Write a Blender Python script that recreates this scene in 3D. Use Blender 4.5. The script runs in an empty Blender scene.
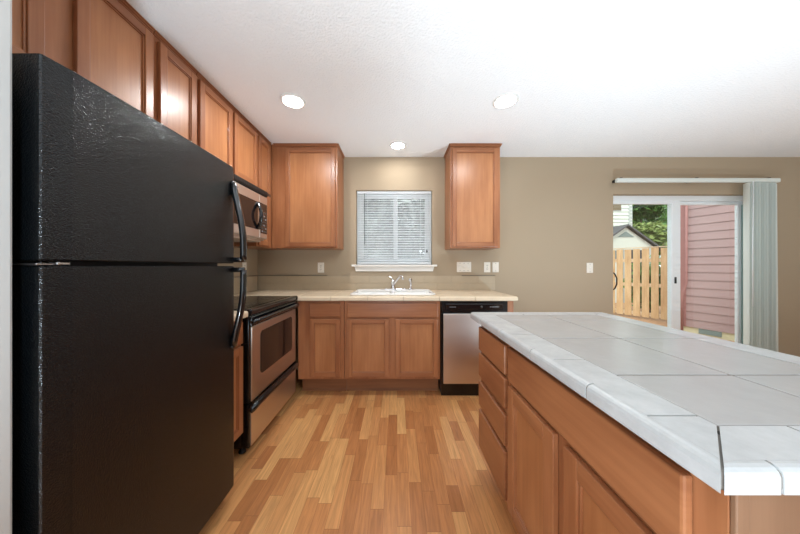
import bpy, bmesh, math, random
from mathutils import Vector, Matrix
R = math.radians
rnd = random.Random(7)
SC = bpy.context.scene
COL = SC.collection

# ------------------------------------------------------------------ camera
H = 1.19
cam_d = bpy.data.cameras.new('camera'); cam = bpy.data.objects.new('camera', cam_d); COL.objects.link(cam)
cam.location = (0, 0, H); cam.rotation_euler = (R(90), 0, 0)
cam_d.sensor_width = 36; cam_d.lens = 258 * 36 / 800
cam_d.shift_x = 3 / 800; cam_d.shift_y = -1 / 800
cam_d.clip_start = 0.02; cam_d.clip_end = 200
SC.camera = cam

# ------------------------------------------------------------------ colour management, sky, sun, added fill lights
vs = SC.view_settings
vs.view_transform = 'Standard'; vs.look = 'None'; vs.exposure = 0.6; vs.gamma = 1.0; vs.use_curve_mapping = False
SC.display_settings.display_device = 'sRGB'

world = bpy.data.worlds.new('overcast_sky'); SC.world = world; world.use_nodes = True
bgn = world.node_tree.nodes['Background']
bgn.inputs['Color'].default_value = (0.86, 0.94, 1.0, 1); bgn.inputs['Strength'].default_value = 1.5

def light(name, kind, loc, rot, energy, color=(1, 1, 1), parent=None, **kw):
    d = bpy.data.lights.new(name, kind); d.energy = energy; d.color = color
    for k, v in kw.items(): setattr(d, k, v)
    o = bpy.data.objects.new(name, d); COL.objects.link(o)
    o.location = loc; o.rotation_euler = rot
    if parent: o.parent = parent
    return o
light('sun', 'SUN', (0, 0, 20), (R(38), 0, R(-30)), 1.6, (1, .96, .9), angle=R(25))
# added fill light just inside an unseen rear opening behind the camera
light('rear_window_daylight', 'AREA', (.9, -3.9, 1.45), (R(-90), 0, 0), 36, (.76, .90, 1), shape='RECTANGLE', size=4.6, size_y=1.9)
# added fill light left of and behind the camera, brightening the island fronts
light('side_window_daylight', 'AREA', (-1.56, -1.6, 1.3), (0, R(-90), 0), 26, (.80, .92, 1), shape='RECTANGLE', size=1.5, size_y=1.9)

# ------------------------------------------------------------------ material helpers
def lin(c):
    c = c / 255.0
    return c / 12.92 if c <= .04045 else ((c + .055) / 1.055) ** 2.4
def rgb(r, g, b): return (lin(r), lin(g), lin(b), 1)
def mat(name, col, rough=.5, metal=0.0, spec=.5, bump=None, emit=None, coat=0, var=None):
    """bump=(scale, strength, distance, detail); var=(scale, amount) soft tonal mottling"""
    m = bpy.data.materials.new(name); m.use_nodes = True
    nt = m.node_tree; b = nt.nodes['Principled BSDF']
    b.inputs['Base Color'].default_value = col; b.inputs['Roughness'].default_value = rough
    b.inputs['Metallic'].default_value = metal; b.inputs['Specular IOR Level'].default_value = spec
    b.inputs['Coat Weight'].default_value = coat
    if emit:
        b.inputs['Emission Color'].default_value = emit[0]; b.inputs['Emission Strength'].default_value = emit[1]
    tc = nt.nodes.new('ShaderNodeTexCoord')
    if bump:
        n = nt.nodes.new('ShaderNodeTexNoise'); n.inputs['Scale'].default_value = bump[0]; n.inputs['Detail'].default_value = bump[3] if len(bump) > 3 else 2
        bp = nt.nodes.new('ShaderNodeBump'); bp.inputs['Strength'].default_value = bump[1]; bp.inputs['Distance'].default_value = bump[2]
        nt.links.new(tc.outputs['Object'], n.inputs['Vector']); nt.links.new(n.outputs['Fac'], bp.inputs['Height']); nt.links.new(bp.outputs['Normal'], b.inputs['Normal'])
    if var:
        n = nt.nodes.new('ShaderNodeTexNoise'); n.inputs['Scale'].default_value = var[0]; n.inputs['Detail'].default_value = 6; n.inputs['Roughness'].default_value = .65
        mx = nt.nodes.new('ShaderNodeMix'); mx.data_type = 'RGBA'
        a = var[1]
        mx.inputs[6].default_value = tuple(max(0, c * (1 - a)) for c in col[:3]) + (1,)
        mx.inputs[7].default_value = tuple(min(1, c * (1 + a)) for c in col[:3]) + (1,)
        mr = nt.nodes.new('ShaderNodeMapRange'); mr.inputs[1].default_value = .3; mr.inputs[2].default_value = .7
        nt.links.new(tc.outputs['Object'], n.inputs['Vector']); nt.links.new(n.outputs['Fac'], mr.inputs[0])
        nt.links.new(mr.outputs[0], mx.inputs[0]); nt.links.new(mx.outputs[2], b.inputs['Base Color'])
    return m

def wood(name, c1, c2, rough, axis, bumpy=.05, spec=.5, fine=55):
    """axis: 'z' grain runs up, 'h' grain runs along the horizontal"""
    m = bpy.data.materials.new(name); m.use_nodes = True
    nt = m.node_tree; b = nt.nodes['Principled BSDF']; L = nt.links.new
    tc = nt.nodes.new('ShaderNodeTexCoord'); mp = nt.nodes.new('ShaderNodeMapping')
    oi = nt.nodes.new('ShaderNodeObjectInfo')
    ad = nt.nodes.new('ShaderNodeVectorMath'); ad.operation = 'ADD'
    ml = nt.nodes.new('ShaderNodeMath'); ml.operation = 'MULTIPLY'; ml.inputs[1].default_value = 9
    L(oi.outputs['Random'], ml.inputs[0]); L(tc.outputs['Object'], ad.inputs[0]); L(ml.outputs[0], ad.inputs[1])
    mp.inputs['Scale'].default_value = (fine, fine, 2.2) if axis == 'z' else (2.4, 2.4, fine)
    L(ad.outputs[0], mp.inputs['Vector'])
    n1 = nt.nodes.new('ShaderNodeTexNoise'); n1.inputs['Scale'].default_value = 1; n1.inputs['Detail'].default_value = 5; n1.inputs['Roughness'].default_value = .6
    L(mp.outputs[0], n1.inputs['Vector'])
    mp2 = nt.nodes.new('ShaderNodeMapping'); mp2.inputs['Scale'].default_value = (5, 5, 1.3) if axis == 'z' else (1.3, 1.3, 5)
    L(ad.outputs[0], mp2.inputs['Vector'])
    n2 = nt.nodes.new('ShaderNodeTexNoise'); n2.inputs['Scale'].default_value = 1.6; n2.inputs['Detail'].default_value = 3
    L(mp2.outputs[0], n2.inputs['Vector'])
    av = nt.nodes.new('ShaderNodeMix'); av.inputs[0].default_value = .62
    L(n1.outputs['Fac'], av.inputs[2]); L(n2.outputs['Fac'], av.inputs[3])
    mr = nt.nodes.new('ShaderNodeMapRange'); mr.inputs[1].default_value = .33; mr.inputs[2].default_value = .67
    L(av.outputs[0], mr.inputs[0])
    mx = nt.nodes.new('ShaderNodeMix'); mx.data_type = 'RGBA'; mx.inputs[6].default_value = c1; mx.inputs[7].default_value = c2
    L(mr.outputs[0], mx.inputs[0]); L(mx.outputs[2], b.inputs['Base Color'])
    b.inputs['Roughness'].default_value = rough; b.inputs['Specular IOR Level'].default_value = spec
    bp = nt.nodes.new('ShaderNodeBump'); bp.inputs['Strength'].default_value = bumpy; bp.inputs['Distance'].default_value = .001
    L(n1.outputs['Fac'], bp.inputs['Height']); L(bp.outputs['Normal'], b.inputs['Normal'])
    return m

def floor_mat():
    m = bpy.data.materials.new('laminate_strips'); m.use_nodes = True
    nt = m.node_tree; b = nt.nodes['Principled BSDF']; L = nt.links.new
    def math_(op, a, c=None):
        n = nt.nodes.new('ShaderNodeMath'); n.operation = op
        for i, v in enumerate((a, c)):
            if v is None: continue
            if isinstance(v, (int, float)): n.inputs[i].default_value = v
            else: L(v, n.inputs[i])
        return n.outputs[0]
    tc = nt.nodes.new('ShaderNodeTexCoord'); sp = nt.nodes.new('ShaderNodeSeparateXYZ'); L(tc.outputs['Object'], sp.inputs[0])
    xs = math_('DIVIDE', sp.outputs[0], .066); ix = math_('FLOOR', xs); fx = math_('FRACT', xs)
    w1 = nt.nodes.new('ShaderNodeTexWhiteNoise'); w1.noise_dimensions = '1D'; L(ix, w1.inputs['W'])
    ys = math_('ADD', math_('DIVIDE', sp.outputs[1], .35), math_('MULTIPLY', w1.outputs['Value'], 7.0))
    iy0 = math_('FLOOR', ys); fy = math_('FRACT', ys)
    # each joint moved back and forth so that the lengths differ
    cv = nt.nodes.new('ShaderNodeCombineXYZ'); L(ix, cv.inputs[0]); L(iy0, cv.inputs[1])
    wj = nt.nodes.new('ShaderNodeTexWhiteNoise'); wj.noise_dimensions = '2D'; L(cv.outputs[0], wj.inputs['Vector'])
    cut = math_('MULTIPLY', wj.outputs['Value'], .75)
    ge = math_('GREATER_THAN', fy, cut); iy = math_('ADD', iy0, ge)
    dj = math_('ABSOLUTE', math_('SUBTRACT', fy, cut))
    cw = nt.nodes.new('ShaderNodeCombineXYZ'); L(ix, cw.inputs[0]); L(iy, cw.inputs[1])
    w2 = nt.nodes.new('ShaderNodeTexWhiteNoise'); w2.noise_dimensions = '2D'; L(cw.outputs[0], w2.inputs['Vector'])
    cr = nt.nodes.new('ShaderNodeValToRGB'); e = cr.color_ramp.elements
    e[0].position = 0; e[0].color = rgb(168, 108, 64); e[1].position = 1; e[1].color = rgb(216, 162, 104)
    k = cr.color_ramp.elements.new(.45); k.color = rgb(192, 130, 80)
    L(w2.outputs['Value'], cr.inputs[0])
    # grain
    cg = nt.nodes.new('ShaderNodeCombineXYZ')
    L(math_('MULTIPLY', sp.outputs[0], 75), cg.inputs[0]); L(math_('ADD', math_('MULTIPLY', sp.outputs[1], 4.5), math_('MULTIPLY', w2.outputs['Value'], 50)), cg.inputs[1])
    ng = nt.nodes.new('ShaderNodeTexNoise'); ng.inputs['Scale'].default_value = 1; ng.inputs['Detail'].default_value = 5; ng.inputs['Distortion'].default_value = 1.2
    L(cg.outputs[0], ng.inputs['Vector'])
    mr = nt.nodes.new('ShaderNodeMapRange'); mr.inputs[1].default_value = .3; mr.inputs[2].default_value = .75; mr.inputs[3].default_value = 1.12; mr.inputs[4].default_value = .74
    L(ng.outputs['Fac'], mr.inputs[0])
    mu = nt.nodes.new('ShaderNodeMix'); mu.data_type = 'RGBA'; mu.blend_type = 'MULTIPLY'; mu.inputs[0].default_value = 1
    L(cr.outputs[0], mu.inputs[6]); L(mr.outputs[0], mu.inputs[7])
    seam = math_('MAXIMUM', math_('LESS_THAN', fx, .025), math_('LESS_THAN', dj, .004))
    sm = nt.nodes.new('ShaderNodeMix'); sm.data_type = 'RGBA'; sm.inputs[7].default_value = rgb(120, 72, 42)
    L(math_('MULTIPLY', seam, .55), sm.inputs[0]); L(mu.outputs[2], sm.inputs[6]); L(sm.outputs[2], b.inputs['Base Color'])
    b.inputs['Roughness'].default_value = .3; b.inputs['Specular IOR Level'].default_value = .45
    bp = nt.nodes.new('ShaderNodeBump'); bp.inputs['Strength'].default_value = .06; bp.inputs['Distance'].default_value = .001
    L(ng.outputs['Fac'], bp.inputs['Height']); L(bp.outputs['Normal'], b.inputs['Normal'])
    return m

def glass_mat(name, tint=(1, 1, 1, 1), refl=1.0):
    m = bpy.data.materials.new(name); m.use_nodes = True
    nt = m.node_tree; nt.nodes.clear(); L = nt.links.new
    out = nt.nodes.new('ShaderNodeOutputMaterial'); mx = nt.nodes.new('ShaderNodeMixShader')
    tr = nt.nodes.new('ShaderNodeBsdfTransparent'); gl = nt.nodes.new('ShaderNodeBsdfGlossy'); lw = nt.nodes.new('ShaderNodeLayerWeight'); lw.inputs[0].default_value = .5
    def mm(op, a, c):
        n = nt.nodes.new('ShaderNodeMath'); n.operation = op; L(a, n.inputs[0]); n.inputs[1].default_value = c; return n.outputs[0]
    fr = mm('ADD', mm('MULTIPLY', mm('POWER', lw.outputs['Facing'], 5.0), .9), .045)
    tr.inputs[0].default_value = tint; gl.inputs['Roughness'].default_value = 0.01
    mu = nt.nodes.new('ShaderNodeMath'); mu.operation = 'MULTIPLY'; mu.inputs[1].default_value = refl
    L(fr, mu.inputs[0]); L(mu.outputs[0], mx.inputs[0]); L(tr.outputs[0], mx.inputs[1]); L(gl.outputs[0], mx.inputs[2]); L(mx.outputs[0], out.inputs[0])
    return m

def brushed(name, col, rough, horiz=True):
    m = mat(name, col, rough, 1.0)
    nt = m.node_tree; b = nt.nodes['Principled BSDF']; L = nt.links.new
    tc = nt.nodes.new('ShaderNodeTexCoord'); mp = nt.nodes.new('ShaderNodeMapping'); mp.inputs['Scale'].default_value = (3, 3, 400)
    n = nt.nodes.new('ShaderNodeTexNoise'); n.inputs['Scale'].default_value = 1; n.inputs['Detail'].default_value = 2
    L(tc.outputs['Object'], mp.inputs[0]); L(mp.outputs[0], n.inputs['Vector'])
    mr = nt.nodes.new('ShaderNodeMapRange'); mr.inputs[3].default_value = rough - .06; mr.inputs[4].default_value = rough + .1
    L(n.outputs['Fac'], mr.inputs[0]); L(mr.outputs[0], b.inputs['Roughness'])
    b.inputs['Anisotropic'].default_value = .5
    return m

M = {}
M['wall'] = mat('beige_wall_paint', rgb(173, 155, 131), .75, bump=(160, .06, .002), spec=.2)
M['wall_white'] = mat('white_wall_paint', rgb(190, 188, 184), .7, bump=(160, .06, .002), spec=.2)
M['ceiling'] = mat('textured_ceiling', rgb(244, 244, 243), .85, bump=(80, .6, .008, 4), spec=.1)
M['floor'] = floor_mat()
M['wood_v'] = wood('maple_upright_grain', rgb(142, 86, 54), rgb(176, 117, 78), .32, 'z')
M['wood_h'] = wood('maple_level_grain', rgb(138, 83, 52), rgb(170, 112, 74), .32, 'h')
M['panel'] = wood('maple_panel', rgb(158, 100, 62), rgb(188, 129, 85), .34, 'z')
M['end_veneer'] = wood('pale_end_veneer', rgb(120, 88, 66), rgb(142, 107, 82), .5, 'z')
M['kick'] = wood('toe_kick_board', rgb(132, 84, 54), rgb(158, 106, 70), .45, 'h')
M['tile'] = mat('grey_white_tile', rgb(172, 170, 168), .24, bump=(22, .22, .004, 4), spec=.5, var=(7, .05))
M['nose_tile'] = mat('white_marbled_edge_tile', rgb(188, 189, 189), .25, bump=(30, .15, .003, 3), var=(16, .10))
M['tile_beige'] = mat('beige_counter_tile', rgb(222, 202, 174), .26, bump=(22, .15, .003, 3), var=(8, .05))
M['splash'] = mat('beige_wall_tile', rgb(184, 165, 138), .35, var=(9, .04))
M['liner'] = mat('grey_liner_tile', rgb(126, 112, 94), .35)
M['grout'] = mat('grey_grout', rgb(104, 96, 88), .9)
M['grout_edge'] = mat('warm_grey_edge_grout', rgb(128, 121, 114), .9)
M['grout_light'] = mat('pale_grout', rgb(176, 158, 134), .9)
M['black_pebble'] = mat('black_pebbled_enamel', rgb(7, 9, 11), .15, bump=(300, .5, .0045, 1), spec=.4)
M['black'] = mat('black_enamel', rgb(12, 12, 13), .22)
M['black_matte'] = mat('black_plastic', rgb(14, 14, 15), .5)
M['black_gloss'] = mat('black_gloss_plastic', rgb(13, 15, 18), .14, coat=.5)
M['dark_glass'] = mat('dark_oven_glass', rgb(40, 30, 27), .06, spec=.6)
M['cook_glass'] = mat('black_ceramic_glass', rgb(16, 15, 15), .07, spec=.5)
M['burner'] = mat('grey_burner_print', rgb(70, 68, 66), .15)
M['steel'] = brushed('brushed_stainless', rgb(214, 204, 196), .34)
M['chrome'] = mat('chrome', rgb(225, 225, 228), .08, 1.0)
M['hinge'] = mat('bright_hinge_metal', rgb(200, 200, 202), .25, 1.0)
M['white_pl'] = mat('white_plastic', rgb(236, 234, 228), .35)
M['ivory'] = mat('ivory_plate', rgb(232, 224, 210), .4)
M['slot'] = mat('dark_slot', rgb(60, 54, 48), .6)
M['vinyl'] = mat('white_vinyl_frame', rgb(236, 240, 241), .35)
M['vinyl_teal'] = mat('green_grey_metal_edge', rgb(118, 150, 146), .4)
M['sill'] = mat('white_sill_paint', rgb(238, 232, 224), .35)
M['blind'] = mat('white_blind_slat', rgb(236, 240, 242), .4)
M['vane'] = mat('pale_grey_green_vane', rgb(222, 227, 220), .5, bump=(300, .05, .001))
M['porcelain'] = mat('white_enamel_sink', rgb(244, 242, 238), .12, coat=.4)
M['lens'] = mat('glowing_lamp_lens', (1, 1, 1, 1), .4, emit=((1, .97, .92, 1), 22.0))
M['glass'] = glass_mat('window_glass')
M['glass_tint'] = glass_mat('sliding_door_glass', (.97, 1, .99, 1), 1.0)
M['mark'] = mat('pale_print', rgb(118, 118, 118), .5)
M['key'] = mat('dim_grey_key', rgb(120, 120, 122), .4)
M['badge'] = mat('silver_badge', rgb(240, 240, 240), .2, .6)
M['cedar'] = wood('cedar_fence_board', rgb(192, 152, 110), rgb(226, 194, 152), .75, 'z', .2, .2, 30)
M['cedar_d'] = wood('cedar_fence_rail', rgb(206, 180, 148), rgb(226, 206, 178), .75, 'h', .2, .2, 30)
M['pink'] = mat('dusty_rose_siding', rgb(168, 139, 137), .6, bump=(60, .1, .002), var=(3, .03))
M['pink_d'] = mat('rose_corner_board', rgb(160, 112, 108), .6)
M['concrete'] = mat('pale_foundation', rgb(214, 206, 172), .85, bump=(60, .3, .004), var=(6, .06))
M['vent'] = mat('grey_green_vent', rgb(120, 132, 128), .6)
M['cream'] = mat('cream_siding', rgb(204, 206, 194), .6)
M['cream_d'] = mat('pale_grey_trim', rgb(172, 176, 170), .6)
M['roof'] = mat('dark_grey_roofing', rgb(84, 82, 84), .8, bump=(80, .3, .01))
M['shade_win'] = mat('dark_window_pane', rgb(104, 84, 50), .15)
M['garage'] = mat('dark_garage_door', rgb(38, 40, 42), .5)
M['ground'] = mat('bark_and_gravel', rgb(176, 138, 104), .95, bump=(40, .8, .03, 4), var=(22, .35))
M['leaf'] = mat('leaf_green', rgb(92, 132, 62), .55, var=(2.5, .35))
M['leaf_y'] = mat('leaf_olive', rgb(134, 150, 84), .55, var=(2.5, .3))
M['leaf_g'] = mat('grey_green_leaf', rgb(128, 138, 132), .6, var=(3, .45))
M['bark'] = mat('tree_bark', rgb(92, 76, 62), .9, bump=(30, .6, .02))
M['silver_lamp'] = mat('satin_metal', rgb(180, 178, 174), .35, 1.0)

# ------------------------------------------------------------------ mesh builder
class MB:
    def __init__(s): s.bm = bmesh.new(); s.mats = []
    def mi(s, m):
        if m is None: return 0
        if m not in s.mats: s.mats.append(m)
        return s.mats.index(m)
    def _merge(s, t, m, smooth=False):
        i = s.mi(m)
        bmesh.ops.recalc_face_normals(t, faces=t.faces)
        vm = {v: s.bm.verts.new(v.co) for v in t.verts}
        for f in t.faces:
            try: g = s.bm.faces.new([vm[v] for v in f.verts])
            except ValueError: continue
            g.material_index = i; g.smooth = smooth
        t.free()
    def box(s, x0, x1, y0, y1, z0, z1, m=None, bev=0, seg=2, rot=None, piv=None):
        x0, x1 = sorted((x0, x1)); y0, y1 = sorted((y0, y1)); z0, z1 = sorted((z0, z1))
        t = bmesh.new(); bmesh.ops.create_cube(t, size=1)
        for v in t.verts:
            v.co = Vector(((x0 + x1) / 2 + v.co.x * (x1 - x0), (y0 + y1) / 2 + v.co.y * (y1 - y0), (z0 + z1) / 2 + v.co.z * (z1 - z0)))
        bev = min(bev, .45 * min(x1 - x0, y1 - y0, z1 - z0))
        if bev > 0: bmesh.ops.bevel(t, geom=t.edges[:], offset=bev, segments=seg, affect='EDGES', profile=.5)
        if rot is not None:
            p = Vector(piv) if piv else Vector(((x0 + x1) / 2, (y0 + y1) / 2, (z0 + z1) / 2))
            bmesh.ops.rotate(t, cent=p, matrix=rot, verts=t.verts)
        s._merge(t, m, False); return s
    def prism(s, pts, a0, a1, axis, m=None, smooth=False, bev=0):
        """pts: 2-D outline; extruded from a0 to a1 along axis. axis z: (x,y); y: (x,z); x: (y,z)"""
        t = bmesh.new()
        def P(p, a): return Vector((p[0], p[1], a)) if axis == 'z' else Vector((p[0], a, p[1])) if axis == 'y' else Vector((a, p[0], p[1]))
        A = [t.verts.new(P(p, a0)) for p in pts]; B = [t.verts.new(P(p, a1)) for p in pts]
        t.faces.new(A); t.faces.new(B[::-1])
        n = len(pts)
        for i in range(n): t.faces.new([A[i], A[(i + 1) % n], B[(i + 1) % n], B[i]])
        if bev: bmesh.ops.bevel(t, geom=t.edges[:], offset=bev, segments=2, affect='EDGES', profile=.5)
        s._merge(t, m, smooth); return s
    def loft(s, rings, m=None, smooth=True, cap=True, closed=True):
        t = bmesh.new(); V = [[t.verts.new(Vector(p)) for p in r] for r in rings]
        n = len(V[0])
        for a, b in zip(V, V[1:]):
            for i in range(n if closed else n - 1):
                t.faces.new([a[i], a[(i + 1) % n], b[(i + 1) % n], b[i]])
        if cap and closed: t.faces.new(V[0]); t.faces.new(V[-1][::-1])
        s._merge(t, m, smooth); return s
    def tube(s, pts, r, m=None, n=10, flat=None):
        """tube through points; r number or list; flat=(a,b) scales of the two cross axes"""
        P = [Vector(p) for p in pts]; rings = []
        up = None
        for i, p in enumerate(P):
            d = (P[min(i + 1, len(P) - 1)] - P[max(i - 1, 0)]).normalized()
            if up is None:
                up = Vector((0, 0, 1)) if abs(d.z) < .9 else Vector((0, 1, 0))
            u = (up - d * up.dot(d)).normalized(); w = d.cross(u); up = u
            rr = r[i] if isinstance(r, (list, tuple)) else r
            fa, fb = flat or (1, 1)
            rings.append([p + u * (math.cos(2 * math.pi * k / n) * rr * fa) + w * (math.sin(2 * math.pi * k / n) * rr * fb) for k in range(n)])
        return s.loft(rings, m, True)
    def lathe(s, prof, c, axis='z', m=None, n=24, smooth=True):
        """prof: list of (radius, height)"""
        rings = []
        for r, h in prof:
            ring = []
            for k in range(n):
                a = 2 * math.pi * k / n; x, y = max(r, 1e-4) * math.cos(a), max(r, 1e-4) * math.sin(a)
                ring.append((c[0] + x, c[1] + y, c[2] + h) if axis == 'z' else (c[0] + x, c[1] + h, c[2] + y) if axis == 'y' else (c[0] + h, c[1] + x, c[2] + y))
            rings.append(ring)
        return s.loft(rings, m, smooth)
    def build(s, name, material=None, parent=None, sharp=True):
        me = bpy.data.meshes.new(name)
        mats = [M[k] for k in s.mats] if s.mats else []
        if not mats: mats = [M[material]]
        off = origin(parent)
        for v in s.bm.verts: v.co -= off
        s.bm.to_mesh(me); s.bm.free()
        for m in mats: me.materials.append(m)
        o = bpy.data.objects.new(name, me); COL.objects.link(o)
        if parent: o.parent = parent
        return o

def origin(p):
    v = Vector((0, 0, 0))
    while p: v += p.location; p = p.parent
    return v
def tag(o, label=None, cat=None, group=None, kind=None):
    if label: o['label'] = label
    if cat: o['category'] = cat
    if group: o['group'] = group
    if kind: o['kind'] = kind
    return o
def thing(name, loc, label, cat, group=None):
    o = bpy.data.objects.new(name, None); COL.objects.link(o); o.location = loc; o.empty_display_size = .1
    return tag(o, label, cat, group)
def struct(name, mb, m=None, parent=None, label=None, cat=None):
    o = mb.build(name, m, parent)
    if not parent: o['kind'] = 'structure'
    return tag(o, label, cat)

# ------------------------------------------------------------------ room shell
WX0, WX1, WY0, WY1, CZ = -1.6, 5.3, -4.0, 2.96, 2.44
WT = .16
struct('floor', MB().box(WX0 - WT, WX1 + WT, WY0 - WT, WY1 + WT, -.08, 0), 'floor', None, 'honey oak laminate floor laid in narrow strips', 'floor')
struct('ceiling', MB().box(WX0 - WT, WX1 + WT, WY0 - WT, WY1 + WT, CZ, CZ + .12), 'ceiling', None, 'white knockdown textured ceiling', 'ceiling')
b = MB(); xa = WX0 - WT
b.box(xa, WX0, WY0 - WT, -2.6, 0, CZ); b.box(xa, WX0, -.6, WY1 + WT, 0, CZ); b.box(xa, WX0, -2.6, -.6, 0, .5); b.box(xa, WX0, -2.6, -.6, 2.1, CZ)  # unseen opening added to go with the side fill light
struct('wall_left', b, 'wall', None, 'beige wall behind the refrigerator and range', 'wall')
KX0, KX1, KZ0, KZ1 = -.47, .405, 1.205, 2.06          # kitchen window opening
DX0, DX1, DZ1 = 2.48, 4.21, 2.016                      # sliding door opening
b = MB(); y0, y1 = WY1, WY1 + WT
b.box(WX0, KX0, y0, y1, 0, CZ); b.box(KX0, KX1, y0, y1, 0, KZ0); b.box(KX0, KX1, y0, y1, KZ1, CZ)
b.box(KX1, DX0, y0, y1, 0, CZ); b.box(DX0, DX1, y0, y1, DZ1, CZ); b.box(DX1, WX1 + WT, y0, y1, 0, CZ)
struct('wall_back', b, 'wall', None, 'beige back wall with sink window and sliding door', 'wall')
struct('wall_right', MB().box(WX1, WX1 + WT, WY0 - WT, WY1, 0, CZ), 'wall')
b = MB(); RX0, RX1, RZ0, RZ1 = -1.42, 3.22, .45, 2.4  # unseen rear opening, added along with the rear fill light
b.box(WX0, RX0, WY0 - WT, WY0, 0, CZ); b.box(RX1, WX1, WY0 - WT, WY0, 0, CZ); b.box(RX0, RX1, WY0 - WT, WY0, 0, RZ0); b.box(RX0, RX1, WY0 - WT, WY0, RZ1, CZ)
struct('wall_rear', b, 'wall_white')
struct('wall_side', MB().box(WX0, -.861, .45, .58, 0, CZ, bev=.006), 'wall_white', None, 'white end of the short wall left of the refrigerator', 'wall')
b = MB().box(DX1, WX1, WY1 - .014, WY1, 0, .085, bev=.003)
struct('baseboard_back', b, 'sill')
struct('baseboard_middle', MB().box(1.13, DX0, WY1 - .014, WY1, 0, .085, bev=.003), 'sill')

# ------------------------------------------------------------------ kitchen window
wroot = bpy.data.objects.new('window_1', None); COL.objects.link(wroot); wroot.location = (KX0, WY1 + .1, KZ0)
tag(wroot, 'white vinyl slider window above the kitchen sink', 'window', kind='structure')
fy0, fy1 = WY1 + .075, WY1 + .14
b = MB(); fw = .036
b.box(KX0, KX0 + fw, fy0, fy1, KZ0, KZ1, bev=.004); b.box(KX1 - fw, KX1, fy0, fy1, KZ0, KZ1, bev=.004)
b.box(KX0 + fw, KX1 - fw, fy0, fy1, KZ0, KZ0 + fw, bev=.004); b.box(KX0 + fw, KX1 - fw, fy0, fy1, KZ1 - fw, KZ1, bev=.004)
b.build('window_frame', 'vinyl', wroot)
cxm = -.02
for (a, c, dy) in ((KX0 + fw, cxm + .028, 0), (cxm - .022, KX1 - fw, .022)):
    b = MB(); s_ = .038; ya, yb = fy0 + .008 + dy, fy0 + .028 + dy; za, zb = KZ0 + fw, KZ1 - fw
    b.box(a, a + s_, ya, yb, za, zb, bev=.003); b.box(c - s_, c, ya, yb, za, zb, bev=.003); b.box(a + s_, c - s_, ya, yb, za, za + s_, bev=.003); b.box(a + s_, c - s_, ya, yb, zb - s_, zb, bev=.003)
    sash = b.build('sash', 'vinyl', wroot)
    MB().box(a + s_, c - s_, ya + .008, ya + .012, za + s_, zb - s_).build('pane', 'glass', sash)
# stool and apron
b = MB(); b.box(KX0 - .045, KX1 + .05, WY1 - .045, WY1 + .075, KZ0 - .022, KZ0, bev=.005)
b.prism([(KX0 - .015, KZ0 - .022), (KX1 + .02, KZ0 - .022), (KX1 + .005, KZ0 - .075), (KX0, KZ0 - .075)], WY1 - .016, WY1, 'y')
b.build('window_sill', 'sill', wroot)

# mini blind hung inside the opening
mb_ = thing('mini_blind', (0, WY1 + .035, KZ1), 'white horizontal mini blind lowered over the sink window', 'blind')
by = WY1 + .038
MB().box(KX0 + .008, KX1 - .008, by - .014, by + .014, KZ1 - .032, KZ1 - .004, bev=.002).build('head_rail', 'blind', mb_)
b = MB(); n = 40; zt, zb = KZ1 - .05, KZ0 + .03; tl = R(27)
for i in range(n):
    z = zt + (zb - zt) * i / (n - 1)
    c, s_ = math.cos(tl) * .0125, math.sin(tl) * .0125
    pts = [(by - c, z - s_), (by, z + .0014), (by + c, z + s_), (by + c, z + s_ - .0008), (by, z + .0006), (by - c, z - s_ - .0008)]
    b.prism(pts, KX0 + .012, KX1 - .012, 'x')
b.build('slats', 'blind', mb_)
MB().box(KX0 + .012, KX1 - .012, by - .012, by + .012, KZ0 + .006, KZ0 + .02, bev=.003).build('bottom_rail', 'blind', mb_)
b = MB()
for x in (KX0 + .13, cxm, KX1 - .13):
    b.tube([(x, by - .0135, KZ1 - .03), (x, by - .0135, KZ0 + .015)], .0009, n=6); b.tube([(x, by + .0135, KZ1 - .03), (x, by + .0135, KZ0 + .015)], .0009, n=6)
b.build('ladder_cords', 'blind', mb_)
MB().tube([(KX0 + .095, by - .02, KZ1 - .035), (KX0 + .097, by - .021, KZ1 - .3), (KX0 + .098, by - .021, KZ1 - .62)], .004, n=6).build('tilt_wand', 'vent', mb_)
b = MB().tube([(KX1 - .06, by - .02, KZ1 - .03), (KX1 - .06, by - .021, KZ1 - .68)], .0016, n=6)
cord = b.build('pull_cord', 'blind', mb_)
MB().lathe([(.002, .03), (.005, .025), (.008, 0), (.007, -.003), (.001, -.003)], (KX1 - .06, by - .021, KZ1 - .71), 'z', n=12).build('tassel', 'slot', cord)

# ------------------------------------------------------------------ sliding glass door
droot = bpy.data.objects.new('door_1', None); COL.objects.link(droot); droot.location = (DX0, WY1 + .1, 0)
tag(droot, 'white framed sliding glass patio door', 'door', kind='structure')
dy0, dy1 = WY1 + .07, WY1 + .155
b = MB(); jf = .03
b.box(DX0, DX0 + jf, dy0, dy1, 0, DZ1, bev=.003); b.box(DX1 - jf, DX1, dy0, dy1, 0, DZ1, bev=.003)
b.box(DX0 + jf, DX1 - jf, dy0, dy1, DZ1 - .06, DZ1, bev=.003); b.box(DX0 + jf, DX1 - jf, dy0, dy1, 0, .035, bev=.003)
b.build('door_frame', 'vinyl', droot)
def slider(xa, xb, ya, yb, name, sl, sr, edge=None):
    b = MB(); za, zb = .035, DZ1 - .06; br, tr = .09, .036
    b.box(xa, xa + sl, ya, yb, za, zb, bev=.004); b.box(xb - sr, xb, ya, yb, za, zb, bev=.004)
    b.box(xa + sl, xb - sr, ya, yb, za, za + br, bev=.004); b.box(xa + sl, xb - sr, ya, yb, zb - tr, zb, bev=.004)
    p = b.build(name, 'vinyl', droot)
    MB().box(xa + sl, xb - sr, (ya + yb) / 2 - .003, (ya + yb) / 2 + .003, za + br, zb - tr).build('pane', 'glass_tint', p)
    return p
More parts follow.
